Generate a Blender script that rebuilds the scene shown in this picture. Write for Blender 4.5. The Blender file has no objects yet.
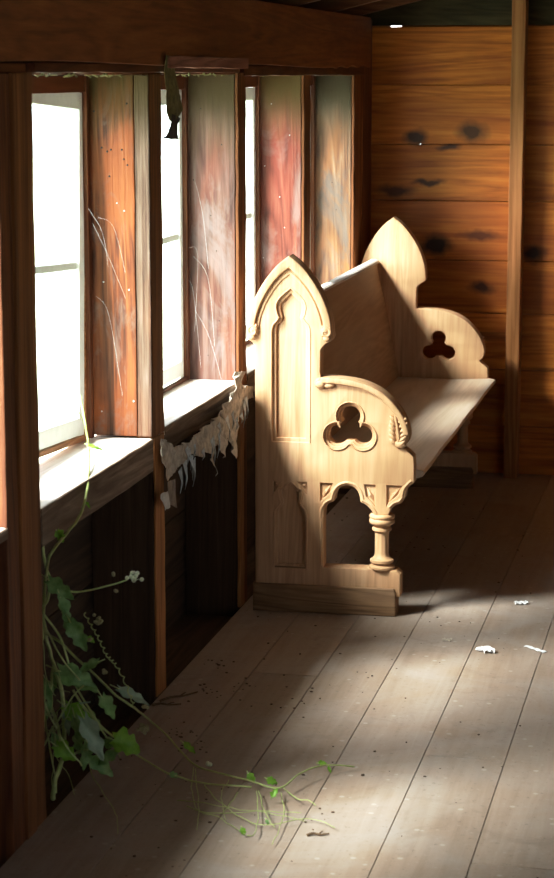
G = {'arm': [(0.2422,0.7528),(0.258,0.7615),(0.289,0.7611),(0.3303,0.7583),(0.3716,0.7527),(0.4127,0.7417),(0.4539,0.7212),(0.4882,0.6924),(0.5193,0.6539),(0.5367,0.6169),(0.5438,0.5864),(0.5386,0.5601),(0.5238,0.5459)],'notch': [(0.5293,0.5392),(0.5445,0.5274),(0.5575,0.5149),(0.5593,0.4828),(0.5598,0.436)],'bracket': [(0.5598,0.4333),(0.5456,0.4216),(0.5348,0.406),(0.531,0.3816),(0.5202,0.3672),(0.5017,0.3588),(0.4881,0.345),(0.4821,0.3232)],'open': [(0.4325,0.3209),(0.4261,0.3388),(0.4101,0.3554),(0.3907,0.365),(0.385,0.3926),(0.3703,0.4114),(0.346,0.4173),(0.3253,0.4095),(0.3115,0.3908),(0.3061,0.3648),(0.2866,0.3549),(0.2742,0.3354)],'openleft': [(0.2722,0.3108),(0.2707,0.1419)],'rail': [(0.4796,0.1512),(0.5073,0.147),(0.5198,0.1336),(0.5203,0.0915)],'plinth': [(0.5078,0.0908),(0.5059,0.0061),(0.0466,0.0067),(0.0467,0.0661)],'tref': [(0.3551,0.6379),(0.3141,0.5745),(0.392,0.5773),(0.3533,0.5931)],'lancet': [(0.1669,1.0372),(0.1456,1.0141),(0.1295,0.9883),(0.1238,0.9627),(0.1295,0.9458),(0.1128,0.9312),(0.1064,0.9083),(0.1093,0.5569),(0.2254,0.542),(0.2217,0.9113),(0.2159,0.9338),(0.2032,0.9477),(0.2101,0.9648),(0.2043,0.9901),(0.1888,1.0151)],'blind': [(0.1638,0.4185),(0.1473,0.4031),(0.1366,0.3821),(0.1331,0.3613),(0.1284,0.3463),(0.1201,0.3329),(0.1177,0.3103),(0.1165,0.145),(0.2126,0.1487),(0.2181,0.3208),(0.2134,0.3394),(0.2051,0.3526),(0.2003,0.3701),(0.1915,0.3932),(0.1779,0.4085)],'col': [(0.4573,0.3248),(0.4173,0.314),(0.4175,0.2979),(0.4266,0.2795),(0.4336,0.2659),(0.4342,0.1889),(0.4274,0.1794),(0.4171,0.1634),(0.4172,0.1459),(0.4589,0.1375),(0.4819,0.2682)],'sp': [[(0.1767,0.422),(0.2226,0.4239),(0.2215,0.3828)],[(0.1012,0.413),(0.1472,0.4208),(0.1059,0.3748)],[(0.2592,0.4207),(0.3044,0.4226),(0.2615,0.3593)],[(0.3979,0.4209),(0.4399,0.4213),(0.4379,0.3393)],[(0.4736,0.4213),(0.5237,0.4221),(0.4778,0.3411)]],'scroll': [(0.2685,0.7331),(0.0676,0.913),(0.2733,0.9127),(0.5062,0.5987)],'vine': {'climb': [(-0.17,5.2303,0.858),(-0.12,5.1196,0.7841),(-0.06,4.9513,0.7505),(0.012,4.7022,0.7175),(0.018,4.625,0.6676),(0.018,4.5088,0.6445),(0.018,4.3976,0.6223),(-0.0475,4.56,0.5337),(-0.0536,4.56,0.4727),(-0.0606,4.56,0.3746)],'main': [(-0.0571,4.56,0.6658),(-0.0493,4.56,0.5626),(-0.0378,4.56,0.5245),(-0.0462,4.56,0.4731),(-0.0592,4.56,0.4407),(-0.0437,4.56,0.3511),(-0.0219,4.53,0.3241),(-0.0045,4.53,0.2518),(-0.0005,4.53,0.2005),(-0.0038,4.53,0.1015),(-0.0081,4.48,0.0611),(-0.0219,4.5034,0.0)],'side': [(-0.0378,4.56,0.5245),(-0.0134,4.56,0.5064),(0.0233,4.56,0.4962),(0.0848,4.56,0.5092),(0.151,4.56,0.5319)],'second': [(-0.0524,4.54,0.4462),(-0.0091,4.54,0.3879),(0.0211,4.54,0.2897),(0.0474,4.54,0.2399),(0.1003,4.54,0.155),(0.0609,4.7836,0.02)],'fork': [(-0.003,4.52,0.1048),(-0.0117,4.52,0.1684),(-0.0301,4.52,0.2409),(-0.021,4.52,0.327)],'branch': [(0.0013,4.52,0.2037),(0.0314,4.52,0.2326),(0.0685,4.52,0.2424)],'branch2': [(-0.0007,4.52,0.0951),(0.0368,4.52,0.1175),(0.0616,4.52,0.1242)],'runner': [(-0.0528,4.56,0.3922),(-0.016,4.56,0.3723),(0.0278,4.56,0.3309),(0.0692,4.56,0.2967),(0.1251,4.56,0.2463),(0.1524,4.6,0.2089),(0.1306,4.8331,0.1),(0.1813,4.8075,0.07),(0.259,4.7345,0.035),(0.3266,4.6957,0.03),(0.4265,4.6506,0.03),(0.4994,4.6302,0.025),(0.5356,4.7261,0.035),(0.5822,4.8041,0.03),(0.6403,4.8552,0.012)],'runner2': [(0.0207,4.54,0.2627),(0.0641,4.54,0.2017),(0.1175,4.54,0.1561),(0.1269,4.6998,0.06),(0.2238,4.6585,0.03),(0.3153,4.6411,0.02),(0.4296,4.6367,0.02)],'coil': [(0.0446,4.56,0.4465),(0.059,4.56,0.423),(0.0733,4.56,0.3995),(0.0852,4.56,0.3759),(0.0971,4.56,0.3498),(0.1092,4.56,0.3358),(0.1213,4.56,0.3219),(0.1405,4.56,0.2889),(0.1571,4.56,0.2484),(0.1642,4.56,0.2268)],'t1': [(0.2553,4.7684,0.012),(0.2956,4.5899,0.012),(0.3427,4.472,0.012),(0.4141,4.4258,0.012),(0.4803,4.3504,0.012)],'t2': [(0.3063,4.6588,0.012),(0.3748,4.5422,0.012),(0.4655,4.437,0.012),(0.5335,4.4214,0.012),(0.6065,4.4828,0.012),(0.669,4.4358,0.012)],'t3': [(0.4427,4.6325,0.014),(0.4858,4.4665,0.014),(0.5016,4.3496,0.014),(0.4858,4.3403,0.014)],'t4': [(0.4493,4.6282,0.016),(0.4939,4.4936,0.016),(0.5205,4.4318,0.016),(0.5389,4.3966,0.016)],'t5': [(0.5037,4.635,0.012),(0.5415,4.4841,0.012),(0.553,4.3081,0.012)],'t6': [(0.4024,4.613,0.012),(0.4047,4.5328,0.012),(0.3999,4.4844,0.012)],'t7': [(0.2687,4.7299,0.02),(0.3556,4.4216,0.02),(0.3724,4.3348,0.02)],'t8': [(0.5035,4.6622,0.014),(0.5519,4.5909,0.014),(0.5801,4.5874,0.014),(0.6031,4.5542,0.014)],'t9': [(0.3075,4.5015,0.01),(0.3413,4.4773,0.01),(0.3814,4.4705,0.01),(0.4611,4.5033,0.01),(0.5769,4.5221,0.01)],'t10': [(0.0658,4.48,0.2106),(0.0436,4.59,0.05),(0.1548,4.4248,0.012),(0.1971,4.3062,0.008)],'t11': [(-0.0602,4.5,0.1345),(-0.066,4.5,0.097),(-0.0566,4.5,0.073),(-0.0481,4.5,0.123),(-0.054,4.5,0.1964),(-0.0582,4.5,0.2328)],'t12': [(-0.08,4.9292,0.8632),(-0.08,4.9769,0.8223),(-0.08,5.0075,0.7604)],'t13': [(0.0608,4.56,0.8373),(0.0851,4.56,0.8453),(0.1041,4.56,0.8225)]},'leaves': [((-0.0227,4.53,0.2837),0.0598,-110,0,0.6),((0.0522,4.53,0.2884),0.0644,-40,0,0.7),((-0.0124,4.5,0.1418),0.0598,-80,0,0.5),((0.0693,4.54,0.1906),0.069,-50,0,0.6),((0.0831,4.55,0.0759),0.0782,-30,0,0.7),((0.0662,4.54,0.3879),0.0207,-30,1,0.9),((-0.0296,4.5,0.2212),0.0552,-95,0,0.5),((-0.0061,4.54,0.5061),0.0828,-35,0,0.75),((0.0086,4.53,0.4545),0.0828,-70,0,0.6),((0.0418,4.52,0.401),0.0874,-62,0,0.75),((0.0265,4.53,0.4158),0.069,-50,0,0.7),((0.0432,4.51,0.2999),0.1196,-28,0,0.7),((0.1194,4.5,0.2402),0.069,-60,0,0.8),((0.0447,4.51,0.2076),0.0874,-40,1,0.6),((0.0906,4.47,0.1709),0.115,-62,2,0.45),((0.1553,4.52,0.147),0.069,-20,1,1.0),((-0.0348,4.5,0.2702),0.0782,-65,0,0.6),((0.0188,4.48,0.1288),0.0598,-35,1,0.85),((0.0475,4.49,0.1801),0.0828,-75,0,0.5),((0.1519,4.6,0.2401),0.0828,-28,2,0.38),((0.0198,4.5,0.1997),0.069,-80,2,0.4),((0.0554,4.52,0.1089),0.0782,-100,0,0.6),((0.099,4.54,0.0992),0.069,-150,0,0.6),((0.0653,4.52,0.3321),0.0598,200,0,0.6),((0.0308,4.54,0.1319),0.0598,-95,0,0.7),((0.1152,4.55,0.1345),0.0598,-10,0,0.7),((0.015,4.481,0.648),0.0299,-60,1,0.9),((0.02,4.6827,0.6801),0.0184,-50,1,0.5),((-0.03,4.9067,0.78),0.0368,-20,1,0.3),((0.2425,4.774,0.06),0.0391,-35,1,0.5),((0.2363,4.6519,0.03),0.0276,-10,0,0.9),((0.4225,4.6718,0.03),0.0276,-50,1,0.8),((0.476,4.6598,0.03),0.0276,-20,1,0.8),((0.4985,4.5821,0.03),0.023,60,1,0.8),((0.5683,4.8175,0.03),0.0207,0,1,0.7),((0.5891,4.7993,0.02),0.0184,-70,1,0.5),((0.4758,4.356,0.015),0.0184,-60,1,0.9),((0.5167,4.4246,0.015),0.0161,-60,0,0.8)],'buds': [((0.1705,4.56,0.5401),0.02,16,0),((0.0843,4.55,0.4319),0.014,10,1),((0.1171,4.56,0.5445),0.004,2,1),((0.1214,4.56,0.5039),0.004,2,1),((0.1008,4.53,0.3146),0.005,3,1),((0.0983,4.8634,0.07),0.019,18,1),((0.3051,4.7218,0.04),0.008,6,0),((0.1797,4.6,0.2132),0.007,5,1),((0.0722,4.55,0.4457),0.003,1,1),((0.0678,4.53,0.3903),0.005,3,1)],'scrap': [(5.3638,0.7261),(5.4819,0.6811),(5.6204,0.6712),(5.766,0.6757),(6.0139,0.688),(6.129,0.7205),(6.2134,0.7354),(6.2483,0.7819),(6.2899,0.7801),(6.2998,0.7347),(6.4426,0.7097),(6.4423,0.6729),(6.3167,0.6759),(6.2811,0.6332),(6.2393,0.62),(6.2104,0.5171),(6.1434,0.5767),(6.0778,0.6271),(6.0599,0.5443),(5.9962,0.6023),(5.9264,0.6068),(5.9402,0.5123),(5.901,0.5846),(5.8245,0.6058),(5.788,0.5974),(5.7347,0.6107),(5.6622,0.6311),(5.5905,0.6149),(5.4798,0.6174),(5.4253,0.5959),(5.4,0.6359),(5.3485,0.6594)],'tape': [(5.2892,0.5861),(5.3666,0.5806),(5.3911,0.5285),(5.3439,0.5312)],'tape2': [(5.3987,0.5975),(5.4656,0.5952),(5.49,0.5082),(5.4099,0.5353)],'rag': [(5.4131,1.7461),(5.5084,1.7344),(5.5168,1.6934),(5.5356,1.6683),(5.5643,1.6367),(5.5831,1.5985),(5.5476,1.5802),(5.4836,1.5727),(5.4451,1.5736),(5.4222,1.6012),(5.405,1.6507),(5.3969,1.6874)],'rag2': [(5.4745,1.5904),(5.5575,1.5787),(5.5221,1.5555),(5.5408,1.521),(5.3678,1.5275),(5.4248,1.5394),(5.4591,1.5633)],'lath': [(5.4306,1.741),(6.3293,1.7444),(6.3698,1.7204),(6.2886,1.7111),(5.7949,1.7158),(5.4702,1.7097)],'knots': [(0.18,1.4272),(0.4221,1.4538),(0.28,0.9754),(0.4755,0.7999),(0.6256,1.3801),(0.4632,1.021),(0.0563,0.8642),(0.0964,1.2068),(0.2464,1.2424),(0.3298,1.3862),(0.6976,0.953)],'scraps': [(0.8804,6.5942,0.0),(0.8348,6.0016,0.0),(0.9755,6.0544,0.0),(0.6384,4.4041,0.0),(0.0318,5.4111,0.0),(0.96,5.8765,0.0)]}
SKY, SUN, SUN2, EXPO = 5.0, 20.0, 6.5, 0.17
import bpy, bmesh, math, random
from mathutils import Vector, Matrix, noise
random.seed(7)
C = bpy.context.scene.collection
PI = math.pi

# ------------------------------------------------------------------ node helpers
def newmat(name):
    m = bpy.data.materials.new(name); m.use_nodes = True
    nt = m.node_tree; nt.nodes.clear()
    out = nt.nodes.new('ShaderNodeOutputMaterial')
    return m, nt, out
def N(nt, t, **k):
    n = nt.nodes.new(t)
    for a, b in k.items(): setattr(n, a, b)
    return n
def math_n(nt, op, a, b=None, clamp=False):
    n = N(nt, 'ShaderNodeMath', operation=op); n.use_clamp = clamp
    for i, v in enumerate((a, b)):
        if v is None: continue
        if isinstance(v, (int, float)): n.inputs[i].default_value = v
        else: nt.links.new(v, n.inputs[i])
    return n.outputs[0]
def mix(nt, fac, a, b, mode='MIX'):
    n = N(nt, 'ShaderNodeMix', data_type='RGBA', blend_type=mode)
    for s, v in ((n.inputs[0], fac), (n.inputs[6], a), (n.inputs[7], b)):
        if isinstance(v, (int, float)): s.default_value = v
        elif isinstance(v, tuple): s.default_value = (*v[:3], 1)
        else: nt.links.new(v, s)
    return n.outputs[2]
def ramp(nt, fac, stops, interp='LINEAR'):
    n = N(nt, 'ShaderNodeValToRGB'); cr = n.color_ramp; cr.interpolation = interp
    while len(cr.elements) < len(stops): cr.elements.new(.5)
    for e, (p, c) in zip(cr.elements, stops):
        e.position = p; e.color = (*c, 1) if isinstance(c, tuple) else (c, c, c, 1)
    nt.links.new(fac, n.inputs[0]); return n.outputs[0]
def noise_n(nt, vec, scale, detail=4, rough=.6, dist=0.):
    n = N(nt, 'ShaderNodeTexNoise')
    n.inputs['Scale'].default_value = scale; n.inputs['Detail'].default_value = detail
    n.inputs['Roughness'].default_value = rough; n.inputs['Distortion'].default_value = dist
    nt.links.new(vec, n.inputs['Vector']); return n.outputs['Fac']
def coords(nt, scale=(1, 1, 1), island=0.):
    tc = N(nt, 'ShaderNodeTexCoord')
    mp = N(nt, 'ShaderNodeMapping'); mp.inputs['Scale'].default_value = scale
    nt.links.new(tc.outputs['Object'], mp.inputs['Vector'])
    v = mp.outputs['Vector']; rnd = None
    g = N(nt, 'ShaderNodeNewGeometry'); rnd = g.outputs['Random Per Island']
    if island:
        cb = N(nt, 'ShaderNodeCombineXYZ')
        m1 = math_n(nt, 'MULTIPLY', rnd, 37.); m2 = math_n(nt, 'MULTIPLY', rnd, 91.)
        nt.links.new(m1, cb.inputs[0]); nt.links.new(m2, cb.inputs[1]); nt.links.new(m1, cb.inputs[2])
        va = N(nt, 'ShaderNodeVectorMath', operation='ADD')
        nt.links.new(v, va.inputs[0]); nt.links.new(cb.outputs[0], va.inputs[1]); v = va.outputs[0]
    return tc.outputs['Object'], v, rnd
def bsdf(nt, out, col, rough=.7, height=None, bstr=.3, bdist=.004, spec=.3, metal=0.):
    b = N(nt, 'ShaderNodeBsdfPrincipled')
    if isinstance(col, tuple): b.inputs['Base Color'].default_value = (*col, 1)
    else: nt.links.new(col, b.inputs['Base Color'])
    if isinstance(rough, (int, float)): b.inputs['Roughness'].default_value = rough
    else: nt.links.new(rough, b.inputs['Roughness'])
    b.inputs['Specular IOR Level'].default_value = spec
    b.inputs['Metallic'].default_value = metal
    if height is not None:
        bp = N(nt, 'ShaderNodeBump'); bp.inputs['Strength'].default_value = bstr; bp.inputs['Distance'].default_value = bdist
        nt.links.new(height, bp.inputs['Height']); nt.links.new(bp.outputs[0], b.inputs['Normal'])
    nt.links.new(b.outputs[0], out.inputs[0]); return b
def ramp01(nt, v, a, b):
    n = N(nt, 'ShaderNodeMapRange'); n.inputs[1].default_value = a; n.inputs[2].default_value = b
    nt.links.new(v, n.inputs[0]); return n.outputs[0]

def wood(name, cols, axis='z', grain=26., stretch=.05, rough=.65, patch=None, patch_scale=2.5, patch_amt=.6,
         patch2=None, island=1., island_var=.25, knots=None, streak=None, top=None, bstr=.35, spec=.3, lines=.45):
    """cols: dark, mid, light. axis: grain direction in object space."""
    m, nt, out = newmat(name)
    sc = {'x': (stretch, 1, 1), 'y': (1, stretch, 1), 'z': (1, 1, stretch)}[axis]
    obj, v, rnd = coords(nt, sc, island)
    a = noise_n(nt, v, grain, 5, .65, 1.2)
    fine = noise_n(nt, v, grain * 5, 3, .7, .3)
    big = noise_n(nt, v, grain * .22, 3, .55, 2.2)
    # growth-ring lines from the folded big noise
    rings = math_n(nt, 'FRACT', math_n(nt, 'MULTIPLY', big, 9.))
    rings = math_n(nt, 'MULTIPLY', math_n(nt, 'ABSOLUTE', math_n(nt, 'SUBTRACT', rings, .5)), 2.)
    f = math_n(nt, 'ADD', math_n(nt, 'MULTIPLY', a, 1 - lines), math_n(nt, 'MULTIPLY', rings, lines * .6))
    f = math_n(nt, 'ADD', f, math_n(nt, 'MULTIPLY', math_n(nt, 'SUBTRACT', fine, .5), .35))
    col = ramp(nt, f, [(.25, cols[0]), (.48, cols[1]), (.72, cols[2])])
    iso = coords(nt, (1, 1, 1), island)[1]
    psc = {'x': (.35, 1, 1), 'y': (1, .35, 1), 'z': (1, 1, .35)}[axis]
    pv = coords(nt, psc, island)[1]
    if patch:
        p = noise_n(nt, pv, patch_scale, 4, .6, .6)
        col = mix(nt, math_n(nt, 'MULTIPLY', ramp01(nt, p, .45, .62), patch_amt), col, patch)
    if patch2:
        p = noise_n(nt, pv, patch_scale * 1.7, 5, .7, 1.)
        col = mix(nt, math_n(nt, 'MULTIPLY', ramp01(nt, p, .5, .66), patch_amt), col, patch2)
    if streak:
        s = noise_n(nt, v, grain * .55, 4, .6, .6)
        col = mix(nt, ramp01(nt, s, streak[1], streak[1] + .12), col, streak[0])
    if top:                                             # green-black mould under the top
        sx = N(nt, 'ShaderNodeSeparateXYZ'); nt.links.new(obj, sx.inputs[0])
        t = math_n(nt, 'ADD', sx.outputs[2], math_n(nt, 'MULTIPLY', math_n(nt, 'SUBTRACT', a, .5), .25))
        col = mix(nt, ramp01(nt, t, top[1], top[2]), col, top[0])
    h = math_n(nt, 'ADD', f, math_n(nt, 'MULTIPLY', fine, .5))
    if knots:
        w = noise_n(nt, iso, 14, 3, .6)
        dis = N(nt, 'ShaderNodeVectorMath', operation='SCALE'); dis.inputs[3].default_value = .05
        wn = N(nt, 'ShaderNodeTexNoise'); wn.inputs['Scale'].default_value = 16; nt.links.new(obj, wn.inputs['Vector'])
        nt.links.new(wn.outputs['Color'], dis.inputs[0])
        for (kx, kz, r, asp, kc) in knots:
            s = N(nt, 'ShaderNodeVectorMath', operation='ADD'); nt.links.new(obj, s.inputs[0]); nt.links.new(dis.outputs[0], s.inputs[1])
            d = N(nt, 'ShaderNodeVectorMath', operation='SUBTRACT'); nt.links.new(s.outputs[0], d.inputs[0])
            d.inputs[1].default_value = (kx + .025, 0, kz + .025)
            mm = N(nt, 'ShaderNodeVectorMath', operation='MULTIPLY'); nt.links.new(d.outputs[0], mm.inputs[0]); mm.inputs[1].default_value = (1 / asp, 0, 1)
            ln = N(nt, 'ShaderNodeVectorMath', operation='LENGTH'); nt.links.new(mm.outputs[0], ln.inputs[0])
            mr = N(nt, 'ShaderNodeMapRange'); mr.inputs[1].default_value = r; mr.inputs[2].default_value = r * .35
            nt.links.new(ln.outputs['Value'], mr.inputs[0])
            col = mix(nt, mr.outputs[0], col, kc)
    if island_var:
        br = math_n(nt, 'ADD', math_n(nt, 'MULTIPLY', rnd, island_var), 1 - island_var * .5)
        cb = N(nt, 'ShaderNodeCombineXYZ')
        for i in range(3): nt.links.new(br, cb.inputs[i])
        col = mix(nt, 1., col, cb.outputs[0], 'MULTIPLY')
    bsdf(nt, out, col, rough, h, bstr, .003, spec)
    return m

def plain(name, col, rough=.6, var=.2, scale=30., spec=.3, bump=.2, metal=0.):
    m, nt, out = newmat(name)
    o, v, r = coords(nt)
    n = noise_n(nt, v, scale, 5, .65)
    c = ramp(nt, n, [(.3, tuple(x * (1 - var) for x in col)), (.7, tuple(min(1, x * (1 + var)) for x in col))])
    bsdf(nt, out, c, rough, n, bump, .002, spec, metal); return m

# ------------------------------------------------------------------ mesh helpers
def link(name, me, mat=None, parent=None, smooth=False):
    o = bpy.data.objects.new(name, me); C.objects.link(o)
    if mat: me.materials.clear(); me.materials.append(mat)
    if smooth:
        for p in me.polygons: p.use_smooth = True
    if parent: o.parent = parent
    return o
def obj(name, bm, mat=None, parent=None, smooth=False):
    me = bpy.data.meshes.new(name); bm.normal_update(); bm.to_mesh(me); bm.free()
    return link(name, me, mat, parent, smooth)
def empty(name, loc=(0, 0, 0)):
    o = bpy.data.objects.new(name, None); C.objects.link(o); o.location = loc; o.empty_display_size = .1; return o
def tag(o, label, cat, group=None, kind=None):
    if label: o['label'] = label
    if cat: o['category'] = cat
    if group: o['group'] = group
    if kind: o['kind'] = kind
    return o
def struct(o, label, cat):
    return tag(o, label, cat, None, 'structure')
def box(bm, x0, x1, y0, y1, z0, z1, bev=0., jit=0., cuts=0):
    vs = [bm.verts.new((x, y, z)) for x in (x0, x1) for y in (y0, y1) for z in (z0, z1)]
    q = [(0, 1, 3, 2), (4, 6, 7, 5), (0, 4, 5, 1), (2, 3, 7, 6), (0, 2, 6, 4), (1, 5, 7, 3)]
    fs = [bm.faces.new([vs[i] for i in f]) for f in q]
    es = list({e for f in fs for e in f.edges})
    if bev:
        bmesh.ops.bevel(bm, geom=es, offset=bev, segments=2, profile=.6, affect='EDGES')
    return vs
def wob(bm, amp=.002, sc=4.):
    for v in bm.verts:
        n = noise.noise_vector(v.co * sc); v.co += n * amp
def boxobj(name, dims, mat, parent=None, bev=.003):
    bm = bmesh.new(); box(bm, *dims, bev=bev); return obj(name, bm, mat, parent)
def longbox(name, dims, mat, parent=None, bev=.003, axis=2, n=14, amp=.002):
    """a plank with slightly worn, wandering edges"""
    bm = bmesh.new(); box(bm, *dims, bev=0)
    es = [e for e in bm.edges if abs((e.verts[0].co - e.verts[1].co)[axis]) > 1e-5]
    bmesh.ops.subdivide_edges(bm, edges=es, cuts=n, use_grid_fill=True)
    sharp = [e for e in bm.edges if len(e.link_faces) == 2 and e.calc_face_angle(0) > .8]
    bmesh.ops.bevel(bm, geom=sharp, offset=bev, segments=2, profile=.6, affect='EDGES')
    wob(bm, amp, 9.); return obj(name, bm, mat, parent)

def plate_mesh(loops, t, bev=0., res=2):
    """loops of (x, z): the first is the outline, the rest holes. Returned mesh lies in XZ, y from 0 to t (bevel at both faces)."""
    cu = bpy.data.curves.new('tmp', 'CURVE'); cu.dimensions = '2D'; cu.fill_mode = 'BOTH'
    for lp in loops:
        sp = cu.splines.new('POLY'); sp.points.add(len(lp) - 1)
        for p, q in zip(sp.points, lp): p.co = (q[0], q[1], 0, 1)
        sp.use_cyclic_u = True
    cu.extrude = t / 2 - bev; cu.bevel_depth = bev; cu.bevel_resolution = res; cu.offset = -bev
    o = bpy.data.objects.new('tmp', cu); C.objects.link(o)
    bpy.context.view_layer.update()
    me = bpy.data.meshes.new_from_object(o.evaluated_get(bpy.context.evaluated_depsgraph_get()))
    bpy.data.objects.remove(o); bpy.data.curves.remove(cu)
    bm = bmesh.new(); bm.from_mesh(me); bpy.data.meshes.remove(me)
    bmesh.ops.remove_doubles(bm, verts=bm.verts, dist=1e-6)
    for v in bm.verts: x, y, z = v.co; v.co = (x, -z + t / 2, y)
    bmesh.ops.recalc_face_normals(bm, faces=bm.faces)
    return bm
def merge(dst, src, off=(0, 0, 0)):
    off = Vector(off); mp = {}
    for v in src.verts: mp[v] = dst.verts.new(v.co + off)
    for f in src.faces:
        try: dst.faces.new([mp[v] for v in f.verts])
        except ValueError: pass
    src.free()
def cr(pts, n=6, closed=False, corners=()):
    """Catmull-Rom through the points; indices in corners stay sharp."""
    out = []; L = len(pts)
    for i in range(L if closed else L - 1):
        p1, p2 = pts[i], pts[(i + 1) % L]
        p0 = pts[(i - 1) % L] if (closed or i > 0) else p1
        p3 = pts[(i + 2) % L] if (closed or i < L - 2) else p2
        if i in corners: p0 = p1
        if (i + 1) % L in corners: p3 = p2
        for k in range(n):
            t = k / n
            out.append(tuple(.5 * ((2 * b) + (-a + c) * t + (2 * a - 5 * b + 4 * c - d) * t * t + (-a + 3 * b - 3 * c + d) * t ** 3)
                             for a, b, c, d in zip(p0, p1, p2, p3)))
    if not closed: out.append(tuple(pts[-1]))
    return out
def tube(bm, pts, r0, r1=None, seg=8, prof=None):
    r1 = r0 if r1 is None else r1
    P = [Vector(p) for p in pts]; rings = []; up = Vector((0, 0, 1)); prev = None
    for i, p in enumerate(P):
        t = (P[min(i + 1, len(P) - 1)] - P[max(i - 1, 0)])
        if t.length < 1e-9: t = Vector((0, 0, 1))
        t.normalize()
        a = (prev - t * prev.dot(t)) if prev else t.orthogonal()
        if a.length < 1e-6: a = t.orthogonal()
        a.normalize(); prev = a; b = t.cross(a)
        s = i / max(1, len(P) - 1); r = r0 + (r1 - r0) * s
        if prof: r *= prof(s)
        rings.append([bm.verts.new(p + (a * math.cos(2 * PI * k / seg) + b * math.sin(2 * PI * k / seg)) * r) for k in range(seg)])
    for A, B in zip(rings, rings[1:]):
        for k in range(seg): bm.faces.new((A[k], A[(k + 1) % seg], B[(k + 1) % seg], B[k]))
    bm.faces.new(rings[0][::-1]); bm.faces.new(rings[-1])
def blob(bm, c, r, sub=2, rot=None, squash=None):
    g = bmesh.ops.create_icosphere(bm, subdivisions=sub, radius=1.)
    M = Matrix.Translation(c) @ (rot or Matrix.Identity(4)) @ Matrix.Diagonal((*r, 1))
    for v in g['verts']: v.co = M @ v.co
def offset_loop(lp, d):
    """shift a closed polyline along its normal (positive: to the left of travel)"""
    out = []; L = len(lp)
    for i in range(L):
        a, b = Vector(lp[i - 1]), Vector(lp[(i + 1) % L]); t = (b - a)
        if t.length < 1e-9: out.append(lp[i]); continue
        t.normalize(); out.append((lp[i][0] - t.y * d, lp[i][1] + t.x * d))
    return out

# ------------------------------------------------------------------ materials
M = {}
M['pine'] = wood('pale_pine', [(.42, .24, .13), (.58, .355, .205), (.67, .45, .285)], 'z', 20, .06, .55, lines=.3, island=0, island_var=0,
                 patch=(.48, .285, .145), patch_amt=.55, patch_scale=3, bstr=.15, spec=.35)
M['pine_y'] = wood('pine_lengthwise', [(.46, .37, .29), (.58, .48, .39), (.66, .57, .49)], 'y', 20, .05, .32, island=0, island_var=0,
                   patch=(.52, .42, .34), patch_amt=.6, patch_scale=3, bstr=.10, spec=.7, lines=.3)  # seat pine paled and greyed to stand in for cool window light
M['pine_back'] = wood('pine_backboard', [(.34, .185, .09), (.43, .245, .125), (.50, .31, .17)], 'y', 16, .06, .55, island=0, island_var=0,
                   patch=(.40, .25, .15), patch_amt=.5, bstr=.12)
M['pine_old_shade'] = wood('worn_shaded_pine_base', [(.17, .095, .048), (.31, .185, .10), (.41, .26, .155)], 'x', 22, .07, .7, island=0, island_var=0,
                     patch=(.17, .10, .06), patch_amt=.7, patch_scale=5, bstr=.3)  # aged base wood, darkened further to stand in for shade low on the pew
M['back'] = wood('orange_pine_boards', [(.30, .075, .011), (.60, .19, .027), (.78, .33, .065)], 'x', 15, .06, .5, patch=(.30, .075, .013),
                 patch_scale=2.2, patch_amt=.65, island_var=.30, lines=.28, spec=.35, bstr=.2, streak=((.07, .022, .008), .63),
                 knots=[(k[0], k[1], r, a, c) for k, (r, a, c) in zip(G['knots'], [
                     (.045, 1.5, (.05, .016, .006)), (.055, 1.6, (.07, .025, .008)), (.060, 1.5, (.02, .008, .004)), (.040, 1.9, (.05, .012, .005)),
                     (.02, 1.5, (.05, .02, .01)), (.03, 4., (.12, .03, .008)), (.035, 2.5, (.09, .03, .01)), (.03, 4, (.10, .03, .01)),
                     (.018, 5, (.09, .03, .01)), (.02, 3, (.07, .02, .01)), (.05, 1.3, (.03, .01, .005))])])
M['stud'] = wood('brown_stud', [(.12, .042, .014), (.25, .095, .03), (.36, .155, .055)], 'z', 24, .04, .75, patch=(.11, .042, .018), patch_amt=.6)
M['stud_back'] = wood('orange_stud', [(.26, .10, .03), (.40, .17, .06), (.50, .24, .09)], 'z', 24, .04, .65, island_var=.1)
M['header'] = wood('reddish_header_board', [(.13, .038, .015), (.25, .080, .028), (.34, .13, .048)], 'y', 14, .08, .6, patch=(.12, .038, .017), patch_amt=.6, lines=.25)
M['trim'] = wood('dark_red_trim', [(.08, .026, .012), (.16, .055, .022), (.24, .09, .036)], 'z', 26, .05, .6)
M['trimy'] = wood('dark_red_trim_lengthwise', [(.06, .018, .009), (.12, .038, .016), (.20, .07, .028)], 'y', 26, .05, .6)
MOLD = (.085, .055, .012)
M['jamb_a'] = wood('orange_weathered_jamb', [(.06, .018, .008), (.20, .065, .022), (.36, .155, .07)], 'z', 22, .05, .6, patch=(.30, .085, .022), patch_scale=7,
                   patch2=(.20, .135, .11), patch_amt=.75, top=(MOLD, 1.52, 1.70), lines=.5, bstr=.5, streak=((.04, .018, .010), .56))
M['jamb_ag'] = wood('grey_split_jamb', [(.05, .028, .018), (.15, .095, .068), (.28, .21, .17)], 'z', 26, .05, .7, patch=(.19, .075, .035), patch_scale=6,
                    patch_amt=.5, top=((.10, .065, .025), 1.5, 1.7), lines=.4, bstr=.7, streak=((.05, .03, .02), .58))
M['jamb_b'] = wood('grey_bleached_jamb', [(.06, .028, .022), (.16, .085, .068), (.27, .19, .175)], 'z', 18, .06, .6, patch=(.19, .055, .028), patch_scale=5,
                   patch2=(.19, .15, .145), patch_amt=.6, top=((.085, .055, .022), 1.40, 1.64), lines=.35)
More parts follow.
